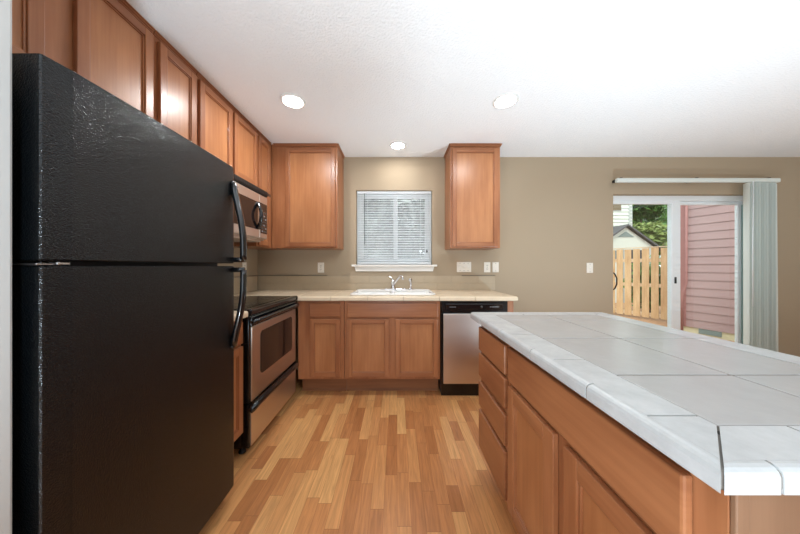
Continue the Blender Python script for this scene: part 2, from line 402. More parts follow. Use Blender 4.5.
pa = slider(DX0 + jf, 3.335, dy0 + .004, dy0 + .036, 'sliding_panel', .034, .10)
pb = slider(3.25, DX1 - jf, dy0 + .042, dy0 + .074, 'fixed_panel', .11, .12)
MB().box(4.097, 4.14, dy0 + .02, dy0 + .041, .126, DZ1 - .097, bev=.004).build('edge_strip', 'vinyl_teal', pb)
hx = DX0 + .046
MB().tube([(hx, dy0 - .004, 1.115), (hx + .005, dy0 - .03, 1.10), (hx + .012, dy0 - .05, 1.05), (hx + .012, dy0 - .05, .98), (hx + .005, dy0 - .03, .925), (hx, dy0 - .004, .91)], .007, n=10).build('handle', 'black_matte', pa)
MB().box(3.262, 3.274, dy0 - .012, dy0 + .006, .985, 1.06, bev=.003).build('latch', 'black_matte', pa)

# vertical blind beside and above the door
vb = thing('vertical_blind', (3.3, 2.86, 2.1), 'pale vertical blind drawn to the right of the sliding door', 'blind')
b = MB().box(2.43, 4.23, 2.842, 2.880, 2.116, 2.160, bev=.006); 
rail = b.build('head_rail', 'vane', vb)
for x in (2.48, 3.32, 4.12):
    MB().box(x - .012, x + .012, 2.882, WY1, 2.14, 2.168, bev=.002).box(x - .01, x + .01, 2.85, 2.885, 2.1635, 2.169, 'black_matte').build('bracket', 'vinyl', rail)
nv = 12
for i in range(nv):
    x = 3.872 + .0285 * i; a = R(66 + 5 * math.sin(i * 2.1)); w = .0445; zb_ = .03
    if i == nv - 1: a = R(24); x += .012
    seg = []
    bow = .006
    for lo, zz, sp_ in ((0, zb_, 1.0), (1, 2.108, .94)):
        k = []
        for j in range(7):
            t = -1 + 2 * j / 6; dx = math.cos(a) * w * t; dy = math.sin(a) * w * t; q = bow * (1 - t * t)
            k.append((x + (dx * (1 + .12 * (1 - lo))) - math.sin(a) * q + (.012 * (1 - lo) if i > 9 else 0), 2.86 + dy + math.cos(a) * q, zz))
        for j in range(6, -1, -1):
            px, py, pz = k[j]; k.append((px + math.sin(a) * .0012, py - math.cos(a) * .0012, pz))
        seg.append(k)
    MB().loft(seg, smooth=False).build('vane', 'vane', vb)
MB().tube([(3.868, 2.80, 2.11), (3.855, 2.795, 1.4), (3.862, 2.80, .75)], .004, n=8).build('draw_wand', 'vinyl', vb)

# ------------------------------------------------------------------ cabinets
def mapL(xf): return lambda u, d, z: (xf + d, u, z)          # left run, faces +X, u = Y
def mapB(yf): return lambda u, d, z: (u, yf - d, z)          # back run, faces -Y, u = X
def mapI(xf): return lambda u, d, z: (xf - d, u, z)          # island, faces -X, u = Y
def fb(b, mp, u0, u1, d0, d1, z0, z1, m=None, bev=0):
    p, q = mp(u0, d0, z0), mp(u1, d1, z1)
    b.box(p[0], q[0], p[1], q[1], p[2], q[2], m, bev); return b
def carcass(root, mp, u0, u1, depth, z0, z1, ff=None, top=True, tk=False, legs=True):
    """box of boards behind the face frame; the frame is a part of its own"""
    b = MB(); t = .016
    lo = 0 if tk else z0
    fb(b, mp, u0, u0 + t, -depth, -.02, z0, z1, 'wood_v'); fb(b, mp, u1 - t, u1, -depth, -.02, z0, z1, 'wood_v')
    if tk:
        fb(b, mp, u0, u0 + t, -depth, -.135, 0, z0, 'wood_v'); fb(b, mp, u1 - t, u1, -depth, -.135, 0, z0, 'wood_v')
    fb(b, mp, u0 + t, u1 - t, -depth, -.02, z0, z0 + t, 'wood_h')
    if top: fb(b, mp, u0 + t, u1 - t, -depth, -.02, z1 - t, z1, 'wood_h')
    fb(b, mp, u0 + t, u1 - t, -depth, -depth + .008, z0 + t, z1 - t, 'wood_v')
    b.build('carcass', None, root)
    f = MB(); w = .035
    holes = ff
    fb(f, mp, u0, u1, -.02, 0, z0, z1, 'wood_v', .0015)
    f.build('face_frame', None, root)
    if tk:
        k = MB(); fb(k, mp, u0, u1, -.125, -.11, .0, z0, 'kick')
        fb(k, mp, u0, u1, -.11, -.098, 0, .016, 'kick', .003)
        k.build('toe_kick', None, root)
def door(root, mp, u0, u1, z0, z1, t=.02, st=.044, name='door'):
    b = MB()
    fb(b, mp, u0, u0 + st, .001, t, z0, z1, 'wood_v', .003); fb(b, mp, u1 - st, u1, .001, t, z0, z1, 'wood_v', .003)
    fb(b, mp, u0 + st, u1 - st, .001, t, z0, z0 + st, 'wood_h', .003); fb(b, mp, u0 + st, u1 - st, .001, t, z1 - st, z1, 'wood_h', .003)
    e = .007
    fb(b, mp, u0 + st, u0 + st + e, .002, t - .006, z0 + st, z1 - st, 'wood_v', .002); fb(b, mp, u1 - st - e, u1 - st, .002, t - .006, z0 + st, z1 - st, 'wood_v', .002)
    fb(b, mp, u0 + st, u1 - st, .002, t - .006, z0 + st, z0 + st + e, 'wood_h', .002); fb(b, mp, u0 + st, u1 - st, .002, t - .006, z1 - st - e, z1 - st, 'wood_h', .002)
    d = b.build(name, None, root)
    p = MB(); fb(p, mp, u0 + st + .001, u1 - st - .001, .0025, t - .012, z0 + st + .001, z1 - st - .001, 'panel')
    p.build('panel', None, d)
    return d
def slab(root, mp, u0, u1, z0, z1, t=.02, name='drawer_front'):
    b = MB(); fb(b, mp, u0, u1, .001, t, z0, z1, 'wood_h', .005); return b.build(name, None, root)
def crown(root, pts, z0=2.414, z1=2.4395):
    """little top moulding: pts = list of (x0,x1,y0,y1) runs, each flaring outward as two steps"""
    b = MB()
    for (x0, x1, y0, y1, ox, oy) in pts:
        for (za, zb, k) in ((z0, z0 + .010, .005), (z0 + .010, z1 - .007, .010), (z1 - .007, z1, .016)):
            X0 = x0 + min(0, ox) * k; X1 = x1 + max(0, ox) * k; Y0 = y0 + min(0, oy) * k; Y1 = y1 + max(0, oy) * k
            b.box(X0, X1, Y0, Y1, za, zb, 'wood_h', .002)
    b.build('crown_molding', None, root)

UF = -1.29                   # upper face plane (left run); doors stand .02 proud
UD = .305
ml = mapL(UF)
UT = 2.4395; UB = 1.374; UM = 1.872
c1 = thing('upper_cabinet', (-1.45, .97, UM), 'two door wall cabinet over the black refrigerator', 'cabinet', 'wall cabinets')
carcass(c1, ml, .585, 1.362, UD, UM, UT)
door(c1, ml, .62, .9325, UM + .006, 2.398); door(c1, ml, 1.025, 1.348, UM + .006, 2.398)
crown(c1, [(UF - .01, UF, .585, 1.362, 1, 0)])
c2 = thing('upper_cabinet', (-1.45, 1.5, UB), 'narrow single door wall cabinet between refrigerator and microwave cabinets', 'cabinet', 'wall cabinets')
carcass(c2, ml, 1.366, 1.652, UD, UB, UT); door(c2, ml, 1.386, 1.640, UB + .012, 2.398)
crown(c2, [(UF - .01, UF, 1.366, 1.652, 1, 0)])
c3 = thing('upper_cabinet', (-1.45, 2.0, UM), 'short two door wall cabinet above the microwave', 'cabinet', 'wall cabinets')
carcass(c3, ml, 1.656, 2.366, UD, UM + .01, UT); door(c3, ml, 1.668, 1.997, UM + .03, 2.398); door(c3, ml, 2.025, 2.352, UM + .03, 2.398)
crown(c3, [(UF - .01, UF, 1.656, 2.366, 1, 0)])
c4 = thing('upper_cabinet', (-1.45, 2.6, UB), 'corner wall cabinet with narrow door just right of the microwave', 'cabinet', 'wall cabinets')
carcass(c4, ml, 2.37, 2.95, UD, UB, UT); door(c4, ml, 2.384, 2.60, UB + .012, 2.398, st=.045)
crown(c4, [(UF - .01, UF, 2.37, 2.62, 1, 0)])
mbk = mapB(2.65)
c5 = thing('upper_cabinet', (-.93, 2.8, UB), 'wide single door wall cabinet left of the sink window', 'cabinet', 'wall cabinets')
carcass(c5, mbk, -1.284, -.612, .305, UB, UT); door(c5, mbk, -1.14, -.632, UB + .014, 2.392, st=.04)
crown(c5, [(-1.262, -.612, 2.64, 2.65, 0, -1), (-.622, -.612, 2.628, 2.955, 1, 0)])
c6 = thing('upper_cabinet', (.8, 2.8, UB), 'single door wall cabinet right of the sink window', 'cabinet', 'wall cabinets')
carcass(c6, mbk, .548, 1.058, .305, UB, UT); door(c6, mbk, .566, 1.03, UB + .014, 2.392, st=.04)
crown(c6, [(.548, 1.058, 2.64, 2.65, 0, -1), (.548, .558, 2.628, 2.955, -1, 0), (1.048, 1.058, 2.628, 2.955, 1, 0)])

# base cabinets
BT = .872; BZ = .155
mlb = mapL(-.962)
k1 = thing('base_cabinet', (-1.28, 1.48, 0), 'narrow base cabinet squeezed between refrigerator and range', 'cabinet', 'base cabinets')
carcass(k1, mlb, 1.352, 1.592, .62, BZ, BT, tk=True); slab(k1, mlb, 1.362, 1.582, .715, .85); door(k1, mlb, 1.362, 1.582, .17, .70, st=.045)
mbb = mapB(2.36)
k2 = thing('base_cabinet', (-.7, 2.66, 0), 'corner base cabinet with one drawer and door right of the range', 'cabinet', 'base cabinets')
carcass(k2, mbb, -.905, -.482, .585, BZ, BT, tk=True); slab(k2, mbb, -.793, -.517, .728, .852); door(k2, mbb, -.793, -.517, .182, .706, st=.04)
k3 = thing('base_cabinet', (-.04, 2.66, 0), 'two door sink base cabinet with wide blank front under the sink', 'cabinet', 'base cabinets')
carcass(k3, mbb, -.479, .395, .585, BZ, BT, top=False, tk=True); slab(k3, mbb, -.452, .372, .724, .852, name='false_front')
door(k3, mbb, -.452, -.072, .182, .706, st=.04); door(k3, mbb, -.013, .372, .182, .706, st=.04)
b = MB().box(1.012, 1.066, 2.36, 2.95, 0, BT, 'wood_v', .0015)
tag(b.build('end_panel'), 'narrow wooden end panel right of the dishwasher', 'panel')

# island cabinets
mi = mapI(.495)
IZ = .12
i1 = thing('drawer_cabinet', (.8, 1.33, 0), 'four drawer island cabinet at the far end of the island', 'cabinet', 'island cabinets')
carcass(i1, mi, 1.128, 1.515, .42, IZ, BT, tk=True)
for z0, z1 in ((.706, .838), (.557, .688), (.388, .524), (.145, .362)): slab(i1, mi, 1.145, 1.505, z0, z1, name='drawer')
i2 = thing('base_cabinet', (.8, .75, 0), 'two door island cabinet with long blank front nearest the camera', 'cabinet', 'island cabinets')
carcass(i2, mi, .385, 1.124, .42, IZ, BT, tk=True)
slab(i2, mi, .4285, 1.112, .698, .842, name='false_front')
door(i2, mi, .787, 1.112, .145, .676, st=.055); door(i2, mi, .4285, .738, .145, .676, st=.055)
b = MB().box(.916, 1.20, .385, 1.515, 0, BT, 'wood_v', .002)
ib = thing('island_back_cabinet', (1.06, .95, 0), 'plain wooden rear half of the island facing the patio door', 'cabinet', 'island cabinets')
b.build('back_box', None, ib)
MB().box(.5165, 1.20, .378, .3845, 0, BT, bev=.001).build('end_panel', 'end_veneer', i2)
MB().box(.495, .516, .376, .3845, 0, BT, bev=.002).build('corner_trim', 'end_veneer', i2)

# ------------------------------------------------------------------ tiled tops
def tiles(b, xs, ys, z0, z1, g=.0031, bev=.0022, m=None, skip=None):
    for xa, xb in zip(xs, xs[1:]):
        for ya, yb in zip(ys, ys[1:]):
            if skip and skip((xa + xb) / 2, (ya + yb) / 2): continue
            b.box(xa + g, xb - g, ya + g, yb - g, z0, z1, m, bev)
def edge_run(b, edge, joints, o0, o1, zt, zb, mit0=True, mit1=True, g=.0022, km=1.0):
    """edge tiles. edge(s, o, z) -> point, s along the edge, o inwards from the outer face; o0 = 0 makes the rounded nose, else flat tiles behind it"""
    if o0 == 0: prof = [(0, zb), (0, zt - .012), (.0025, zt - .0055), (.007, zt - .0018), (.013, zt), (o1, zt), (o1, zt - .009), (.012, zt - .009), (.012, zb)]
    else: prof = [(o0, zt - .009), (o0, zt)] + [(o0 + (o1 - o0) * q / 12, zt) for q in range(1, 12)] + [(o1, zt), (o1, zt - .009)]
    s_min, s_max = joints[0], joints[-1]
    for sa, sb in zip(joints, joints[1:]):
        A, B = [], []
        for o, z in prof:
            a = sa + g; c = sb - g
            if mit0: a = max(a, s_min + o * km + g)
            if mit1: c = min(c, s_max - o * km - g)
            if a > c: a = c = min(max((sa + sb) / 2, s_min + o * km + g), s_max - o * km - g)
            A.append(edge(a, o, z)); B.append(edge(c, o, z))
        b.loft([A, B], None, smooth=False)
def nose_run(b, edge, joints, w, zt, zb, m, mit0=True, mit1=True, g=.0022, km=1.0, top=None):
    edge_run(b, edge, joints, 0, .0195, zt, zb, mit0, mit1, g, km)
    edge_run(b, edge, top or joints, .0200, w, zt, zb, mit0, mit1, g, km)

ZT, ZB = .914, .879
it = thing('island_countertop', (.84, .94, BT), 'pale grey tiled countertop on the island', 'countertop')
X0, X1, Y0, Y1 = .442, 1.236, .35, 1.555
MB().box(X0 + .1, X1 - .1, Y0 + .085, Y1 - .085, BT, ZT - .0025).build('grout_bed', 'grout', it)
b = MB()
for q in ((X0 + .0016, X0 + .1, Y0 + .0016, Y1 - .0016), (X1 - .1, X1 - .0016, Y0 + .0016, Y1 - .0016), (X0 + .1, X1 - .1, Y0 + .0016, Y0 + .085), (X0 + .1, X1 - .1, Y1 - .085, Y1 - .0016)): b.box(*q, ZB, ZT - .0045, None, .008, 3)
b.build('edge_bed', 'grout_edge', it)
b = MB(); wb = .112
tiles(b, [X0 + wb, .848, 1.128], [Y0 + .0955, .655, .987, 1.32, Y1 - .0955], ZT - .009, ZT)
b.build('field_tiles', 'tile', it)
b = MB()
js = lambda a, z, first, step: [a] + [a + first + step * k for k in range(int((z - a - first) / step) + 1) if a + first + step * k < z - .05] + [z]
nose_run(b, lambda s_, o, z: (X0 + o, s_, z), [Y0, .604, .86, 1.115, 1.37, Y1], wb, ZT, ZB, None, km=.85, top=[Y0, .476, .76, 1.04, 1.32, Y1])
nose_run(b, lambda s_, o, z: (X1 - o, s_, z), js(Y0, Y1, .126, .2), .108, ZT, ZB, None, km=.85, top=[Y0, .655, .987, Y1])
nose_run(b, lambda s_, o, z: (s_, Y0 + o * .85, z), js(X0, X1, .0815, .152), wb, ZT, ZB, None, top=[X0, .673, .955, X1])
nose_run(b, lambda s_, o, z: (s_, Y1 - o * .85, z), js(X0, X1, .1, .152), wb, ZT, ZB, None, top=[X0, .72, .98, X1])
b.build('edge_tiles', 'nose_tile', it)

bt = thing('sink_countertop', (-.2, 2.65, BT), 'beige tiled countertop running under the sink window', 'countertop', 'kitchen countertops')
BX1, BY0 = 1.092, 2.325
SX0, SX1, SY0, SY1 = -.425, .345, 2.45, 2.905            # sink cut-out
b = MB()
for r in ((-1.598, -.896, 2.372, 2.958), (-.896, SX0, BY0 + .013, 2.958), (SX1, BX1 - .013, BY0 + .013, 2.958), (SX0, SX1, BY0 + .013, SY0), (SX0, SX1, SY1, 2.958)):
    b.box(r[0], r[1], r[2], r[3], BT, ZT - .0025)
b.build('grout_bed', 'grout_light', bt)
b = MB()
ys = [2.43, 2.69, 2.957]
tiles(b, [-1.597, -1.25, -.92], [2.372, 2.69, 2.957], ZT - .009, ZT); tiles(b, [-.92, -.599, SX0], ys, ZT - .009, ZT)
tiles(b, [SX1, .706, BX1 - .10], ys, ZT - .009, ZT); tiles(b, [SX0, -.267, .0577, SX1], [2.43, SY0], ZT - .009, ZT, .001, .001); tiles(b, [SX0, -.267, .0577, SX1], [SY1, 2.957], ZT - .009, ZT)
b.build('field_tiles', 'tile_beige', bt)
b = MB()
nose_run(b, lambda s_, o, z: (s_, BY0 + o, z), [-.897, -.599, -.267, .0577, .382, .706, BX1], .104, ZT, ZB, None, False, True)
nose_run(b, lambda s_, o, z: (BX1 - o, s_, z), [BY0, 2.62, 2.957], .1, ZT, ZB, None, True, False)
b.build('edge_tiles', 'tile_beige', bt)

st_ = thing('range_side_countertop', (-1.26, 1.47, BT), 'short white tiled countertop between refrigerator and range', 'countertop', 'kitchen countertops')
MB().box(-1.598, -.932, 1.352, 1.593, BT, ZT - .0025).build('grout_bed', 'grout_light', st_)
b = MB(); tiles(b, [-1.597, -1.3, -1.025], [1.352, 1.593], ZT - .009, ZT); b.build('field_tiles', 'tile_beige', st_)
b = MB(); nose_run(b, lambda s_, o, z: (-.918 - o, s_, z), [1.352, 1.593], .105, ZT, ZB, None, False, False); b.build('edge_tiles', 'tile_beige', st_)

# backsplashes
def splash(name, mp, u0, u1, label, offs, liners):
    r = thing(name, mp(u0, 0, ZT), label, 'backsplash', 'tiled backsplashes')
    b = MB(); fb(b, mp, u0, u1, 0, .005, ZT, 1.082); b.build('grout_bed', 'grout_light', r)
    b = MB(); L_ = .312
    for row, (za, zb, o) in enumerate(((ZT + .002, ZT + .079, offs), (ZT + .082, ZT + .160, offs + L_ / 2))):
        u = u0 - (L_ - (o % L_))
        while u < u1:
            a, c = max(u, u0) + .001, min(u + L_, u1) - .001
            if c - a > .01: fb(b, mp, a, c, .003, .0085, za, zb, None, .0012)
            u += L_
    b.build('wall_tiles', 'splash', r)
    for a, c in liners:
        b = MB(); fb(b, mp, a, c, .003, .013, 1.076, 1.086, None, .003); b.build('liner_tile', 'liner', r)
splash('backsplash', mapB(WY1), -1.588, 1.124, 'low beige tile backsplash behind the sink', .18, [(-1.588, -.80), (.74, 1.124)])
splash('backsplash', mapL(WX0), 1.352, 2.945, 'low beige tile backsplash on the left wall behind the range', .1, [(1.352, 2.945)])

# ------------------------------------------------------------------ refrigerator
FX, FY0, FY1, FT = -.827, .603, 1.325, 1.690
fr = thing('refrigerator', (-1.2, .965, 0), 'tall black top freezer refrigerator beside the white wall end', 'refrigerator')
MB().box(-1.565, -.925, FY0 + .0016, FY1 - .004, .03, FT - .012, bev=.008).build('cabinet_body', 'black', fr)
MB().box(-.925, -.912, FY0 + .014, FY1 - .014, .09, FT - .02).build('door_gasket', 'black_matte', fr)
def fdoor(name, z0, z1):
    # plan outline of the door: chamfered hinge side, faintly bowed front, rounded handle side
    pts = [(-.911, FY0), (-.837, FY0), (-.8335, FY0 + .003), (FX - .001, FY0 + .051), (FX, FY0 + .0545)]
    for k in range(1, 9):
        t = k / 9; pts.append((FX + .004 * math.sin(math.pi * t), FY0 + .0545 + (FY1 - .03 - FY0 - .0545) * t))
    pts += [(FX - .001, FY1 - .022), (FX - .005, FY1 - .010), (FX - .013, FY1 - .002), (FX - .022, FY1), (-.911, FY1)]
    b = MB(); rings = []
    cx, cy = -.87, (FY0 + FY1) / 2
    for z, ins in ((z0, .003), (z0 + .003, 0), (z1 - .003, 0), (z1, .003)):
        rings.append([(min(max(x, -.911), x - ins if x > -.9 else x), y + (ins if y < cy - .3 else -ins if y > cy + .3 else 0), z) for x, y in pts])
    b.loft(rings, None, smooth=False)
    o = b.build(name, 'black_pebble', fr); return o
d_up = fdoor('freezer_door', 1.203, FT); d_lo = fdoor('fresh_food_door', .075, 1.190)
def fhandle(par, zfar, znear):
    # flush at the far end, standing off most where the two doors meet
    pts, rad = [], []
    for k in range(15):
        t = k / 14
        off = .006 + .046 * math.sin(min(1, t * 1.25) * math.pi / 2) ** 1.3
        pts.append((FX + off, FY1 - .028 + .006 * t, zfar + (znear - zfar) * t))
    b = MB(); b.tube(pts, .0175, n=12, flat=(1.0, .85))
    e = pts[-1]
    b.tube([(e[0] + .004, e[1], e[2]), (FX + .025, e[1], e[2]), (FX - .008, e[1], e[2])], .0125, n=10)
    b.tube([(pts[0][0], pts[0][1], pts[0][2]), (FX - .006, pts[0][1], pts[0][2] + (.008 if zfar > znear else -.008))], .0125, n=10)
    b.build('handle', 'black_gloss', par)
fhandle(d_up, 1.60, 1.222); fhandle(d_lo, .79, 1.171)
b = MB().box(-.925, -.845, FY0 + .0016, FY0 + .052, 1.1915, 1.1975, bev=.002).box(-.862, -.838, FY0 + .034, FY0 + .060, 1.1912, 1.2015, bev=.003).lathe([(.001, -.008), (.008, -.008), (.008, .012), (.001, .012)], (-.87, FY0 + .03, 1.194), 'z', n=12)
b.build('middle_hinge', 'hinge', fr)
b = MB().box(-.925, -.86, FY0 + .01, FY0 + .07, FT - .0125, FT + .008, bev=.006)
b.build('top_hinge', 'hinge', fr)
b = MB().box(-.93, -.868, FY0 + .012, FY1 - .012, .018, .070, bev=.004)
for k in range(16): b.box(-.868, -.864, FY0 + .05 + k * .04, FY0 + .075 + k * .04, .03, .055, bev=.002)
b.build('base_grille', 'black_matte', fr)
for x in (-1.5, -.96):
    for y in (FY0 + .06, FY1 - .06): MB().lathe([(.012, .035), (.012, .012), (.02, .01), (.02, 0), (.001, 0)], (x, y, 0), 'z', n=14).build('foot', 'black_matte', fr)

# ------------------------------------------------------------------ range
RF = -.915; RY0, RY1 = 1.601, 2.351
rg = thing('range', (-1.25, 1.976, 0), 'stainless and black electric range with glass cooktop', 'stove')
MB().box(-1.56, -.965, RY0, RY1, .05, .888, bev=.004).build('oven_body', 'black', rg)
b = MB().box(-1.57, -.928, RY0 - .003, RY1 + .001, .889, .918, 'black_gloss', .006)
b.box(-.958, -.902, RY0 - .003, RY1 + .001, .880, .921, 'black_gloss', .012, 3)
ct = b.build('cooktop', None, rg)
MB().box(-1.53, -.965, RY0 + .02, RY1 - .02, .9175, .9198).build('glass_top', 'cook_glass', ct)
for x, y, r in ((-1.08, RY0 + .2, .105), (-1.08, RY1 - .2, .08), (-1.38, RY0 + .2, .08), (-1.38, RY1 - .2, .105)):
    b = MB()
    for q in (r, r * .62):
        b.loft([[(x + rr * math.cos(a), y + rr * math.sin(a), z) for a in [2 * math.pi * k / 40 for k in range(40)]] for rr, z in ((q, .9199), (q, .9202), (q - .004, .9202), (q - .004, .9199))], None, cap=False)
    b.build('burner_ring', 'burner', ct)
b = MB().prism([(-1.584, .918), (-1.53, .918), (-1.545, 1.10), (-1.56, 1.115), (-1.584, 1.115)], RY0, RY1, 'y', 'steel')
bg = b.build('control_backguard', None, rg)
for k, y in enumerate((RY0 + .07, RY0 + .15, RY1 - .15, RY1 - .07)):
    MB().lathe([(.024, 0), (.022, .018), (.018, .022), (.001, .022)], (-1.5365, y, 1.02), 'x', n=18).build('knob', 'black_matte', bg)
MB().box(-1.541, -1.5315, 1.976 - .1, 1.976 + .1, .975, 1.055, bev=.003).build('clock_display', 'black_gloss', bg)
# oven door
od = MB().box(-.963, RF - .006, RY0 + .0016, RY1 - .004, .332, .876, 'black', .004)
od.box(RF - .010, RF, RY0 + .026, RY1 - .020, .335, .806, 'steel', .004)
odo = od.build('oven_door', None, rg)
wpts = []
wy0, wy1, wz0, wz1, wr = RY0 + .135, RY1 - .115, .475, .745, .03
for cy, cz, a0 in ((wy1 - wr, wz1 - wr, 0), (wy0 + wr, wz1 - wr, 90), (wy0 + wr, wz0 + wr, 180), (wy1 - wr, wz0 + wr, 270)):
    for k in range(6): a = R(a0 + 18 * k); wpts.append((cy + wr * math.cos(a), cz + wr * math.sin(a)))
big = [(1.976 + (y - 1.976) * 1.035, .61 + (z - .61) * 1.07) for y, z in wpts]
wn = MB().prism(big, RF - .004, RF + .0022, 'x').build('window_trim', 'black_gloss', odo)
MB().prism(wpts, RF + .0005, RF + .0032, 'x').build('window', 'dark_glass', wn)
b = MB()
b.box(RF - .004, RF + .010, RY0 + .006, RY1 - .006, .812, .874, 'black_gloss', .005)
pts = [(RF + .004, RY0 + .012, .835), (RF + .022, RY0 + .02, .842), (RF + .034, RY0 + .05, .846)] + [(RF + .036, RY0 + .05 + (RY1 - RY0 - .1) * k / 8, .847) for k in range(1, 8)] + [(RF + .034, RY1 - .05, .846), (RF + .022, RY1 - .02, .842), (RF + .004, RY1 - .012, .835)]
b.tube(pts, .013, 'black_gloss', n=12, flat=(1.0, .8))
b.build('handle', None, odo)
# small worn mark printed low on the door
# storage drawer
sd = MB().box(-.963, RF - .006, RY0 + .0016, RY1 - .004, .055, .326, 'black', .004).box(RF - .010, RF, RY0 + .022, RY1 - .020, .058, .288, 'steel', .004)
sdo = sd.build('storage_drawer', None, rg)
b = MB(); pts = [(RF - .002, RY0 + .010, .285), (RF + .012, RY0 + .018, .296), (RF + .020, RY0 + .06, .310)] + [(RF + .021, RY0 + .06 + (RY1 - RY0 - .12) * k / 6, .311) for k in range(1, 6)] + [(RF + .020, RY1 - .06, .310), (RF + .012, RY1 - .018, .298), (RF - .002, RY1 - .01, .288)]
b.tube(pts, .021, None, n=12, flat=(1.0, .75)); b.build('handle', 'black_gloss', sdo)
for x in (-1.5, -.99):
    for y in (RY0 + .05, RY1 - .05): MB().lathe([(.014, .055), (.014, .012), (.022, .01), (.022, 0), (.001, 0)], (x, y, 0), 'z', n=14).build('foot', 'black_matte', rg)

# ------------------------------------------------------------------ microwave over the range
MF = -1.182
mw = thing('microwave', (-1.4, 2.0, 1.45), 'stainless over range microwave below the short wall cabinet', 'microwave')
MY0, MY1, MZ0, MZ1 = 1.662, 2.355, 1.420, 1.868
b = MB().box(-1.59, MF - .03, MY0, MY1, MZ0, MZ1, 'steel', .004); b.build('housing', None, mw)
b = MB().box(MF - .03, MF + .010, MY0, MY1, 1.812, 1.862, 'black_matte', .014)
for k in range(30): b.box(MF + .009, MF + .0112, MY0 + .03 + k * .0235, MY0 + .045 + k * .0235, 1.824, 1.850, 'black_matte', .002)
b.build('vent_grille', None, mw)
MS = 2.222
mdo = MB().box(MF - .029, MF, MY0 + .002, MS - .004, MZ0 + .012, 1.809, 'steel', .006).build('door', None, mw)
wm = MB().box(MF - .004, MF + .002, MY0 + .09, MS - .03, 1.50, 1.735, 'black_gloss', .0018).build('window', None, mdo)
MB().box(MF + .001, MF + .003, MY0 + .13, MS - .10, 1.525, 1.71).build('screen', 'dark_glass', wm)
b = MB(); pts = []
for k in range(13):
    t = k / 12; pts.append((MF + .004 + .036 * math.sin(math.pi * t), MS - .03 - .016 * math.sin(math.pi * t), 1.505 + .225 * t))
b.tube(pts, .014, None, n=10, flat=(.8, 1.3)); b.build('handle', 'black_gloss', mdo)
bb = [(2.176 - .28 + .026 * math.cos(2 * math.pi * k / 20), 1.775 + .011 * math.sin(2 * math.pi * k / 20)) for k in range(20)]
MB().prism(bb, MF - .001, MF + .0025, 'x').build('badge', 'badge', mdo)
b = MB().box(MF - .029, MF, MS, MY1 - .002, MZ0 + .012, 1.809, 'steel', .006).box(MF - .002, MF + .002, MS + .014, MY1 - .012, 1.475, 1.74, 'black_gloss', .002)
cp = b.build('control_panel', None, mw)
MB().box(MF + .001, MF + .003, MS + .024, MY1 - .024, 1.69, 1.725).build('display', 'dark_glass', cp)
for r_ in range(7):
    for c_ in range(3):
        y = MS + .038 + c_ * .029; z = 1.495 + r_ * .027
        MB().box(MF + .0015, MF + .0032, y - .011, y + .011, z - .007, z + .007, bev=.001).build('button', 'key' if (r_ + c_) % 3 == 0 else 'burner', cp)
MB().box(-1.56, MF - .045, MY0 + .03, MY1 - .03, MZ0 - .016, MZ0 + .002, bev=.006).build('bottom_vent', 'steel', mw)

# ------------------------------------------------------------------ dishwasher
dw = thing('dishwasher', (.7, 2.65, 0), 'stainless dishwasher with black control panel under the counter', 'dishwasher')
QX0, QX1, QF = .402, 1.008, 2.34
MB().box(QX0, QX1, QF + .045, 2.94, .02, .868, bev=.003).build('tub', 'black_matte', dw)
b = MB().box(QX0 + .003, QX1 - .003, QF + .004, QF + .044, .765, .868, 'black', .004).box(QX0 + .04, QX1 - .045, QF - .001, QF + .01, .795, .848, 'black_gloss', .005)
dcp = b.build('control_panel', None, dw)
b = MB()
for k in range(6): b.box(QX0 + .075 + k * .0095, QX0 + .082 + k * .0095, QF - .002, QF, .815, .822)
b.build('brand_mark', 'mark', dcp)
b = MB()
for k, (o, h) in enumerate(((0, .005), (.016, .006), (.032, .009), (.046, .006), (.06, .010), (.074, .005))): b.box(QX0 + .44 + o, QX0 + .449 + o, QF - .002, QF, .818 - h / 2, .818 + h)
b.build('button_legend', 'mark', dcp)
MB().lathe([(.011, 0), (.010, -.006), (.001, -.006)], (QX0 + .365, QF - .0005, .82), 'y', n=16).build('button', 'burner', dcp)
b = MB().box(QX0 + .0016, QX1 - .0016, QF + .004, QF + .044, .118, .762, 'black', .003).box(QX0 + .018, QX1 - .012, QF - .006, QF + .006, .122, .758, 'steel', .006)
b.build('door', None, dw)
MB().box(QX0 + .0016, QX1 - .0016, QF + .03, QF + .044, .0, .112, bev=.003).build('toe_panel', 'black', dw)

# ------------------------------------------------------------------ sink, faucet, sprayer
sk = thing('sink', (-.04, 2.67, ZT), 'white enamel double bowl drop in sink', 'sink')
sx0, sx1, sy0, sy1 = -.452, .372, 2.428, 2.93; RZ = .930
def rring(x0, x1, y0, y1, z, r, n=6):
    o = []
    for cx, cy, a0 in ((x1 - r, y1 - r, 0), (x0 + r, y1 - r, 90), (x0 + r, y0 + r, 180), (x1 - r, y0 + r, 270)):
        for k in range(n): a = R(a0 + 90 * k / (n - 1)); o.append((cx + r * math.cos(a), cy + r * math.sin(a), z))
    return o
b = MB()
b.loft([rring(sx0 + i, sx1 - i, sy0 + i, sy1 - i, z, .05 - i) for i, z in ((.004, ZT + .0006), (0, ZT + .003), (.003, RZ - .005), (.012, RZ), (.026, RZ - .002), (.030, RZ - .008), (.031, ZT - .004), (.02, ZT + .0006))], None, cap=False)
b.box(sx0 + .028, sx1 - .028, 2.795, sy1 - .028, ZT - .003, RZ - .004, None, .004)      # faucet deck
b.box(-.058, -.022, sy0 + .028, 2.797, ZT - .02, RZ - .006, None, .006)
b.build('rim', 'porcelain', sk)
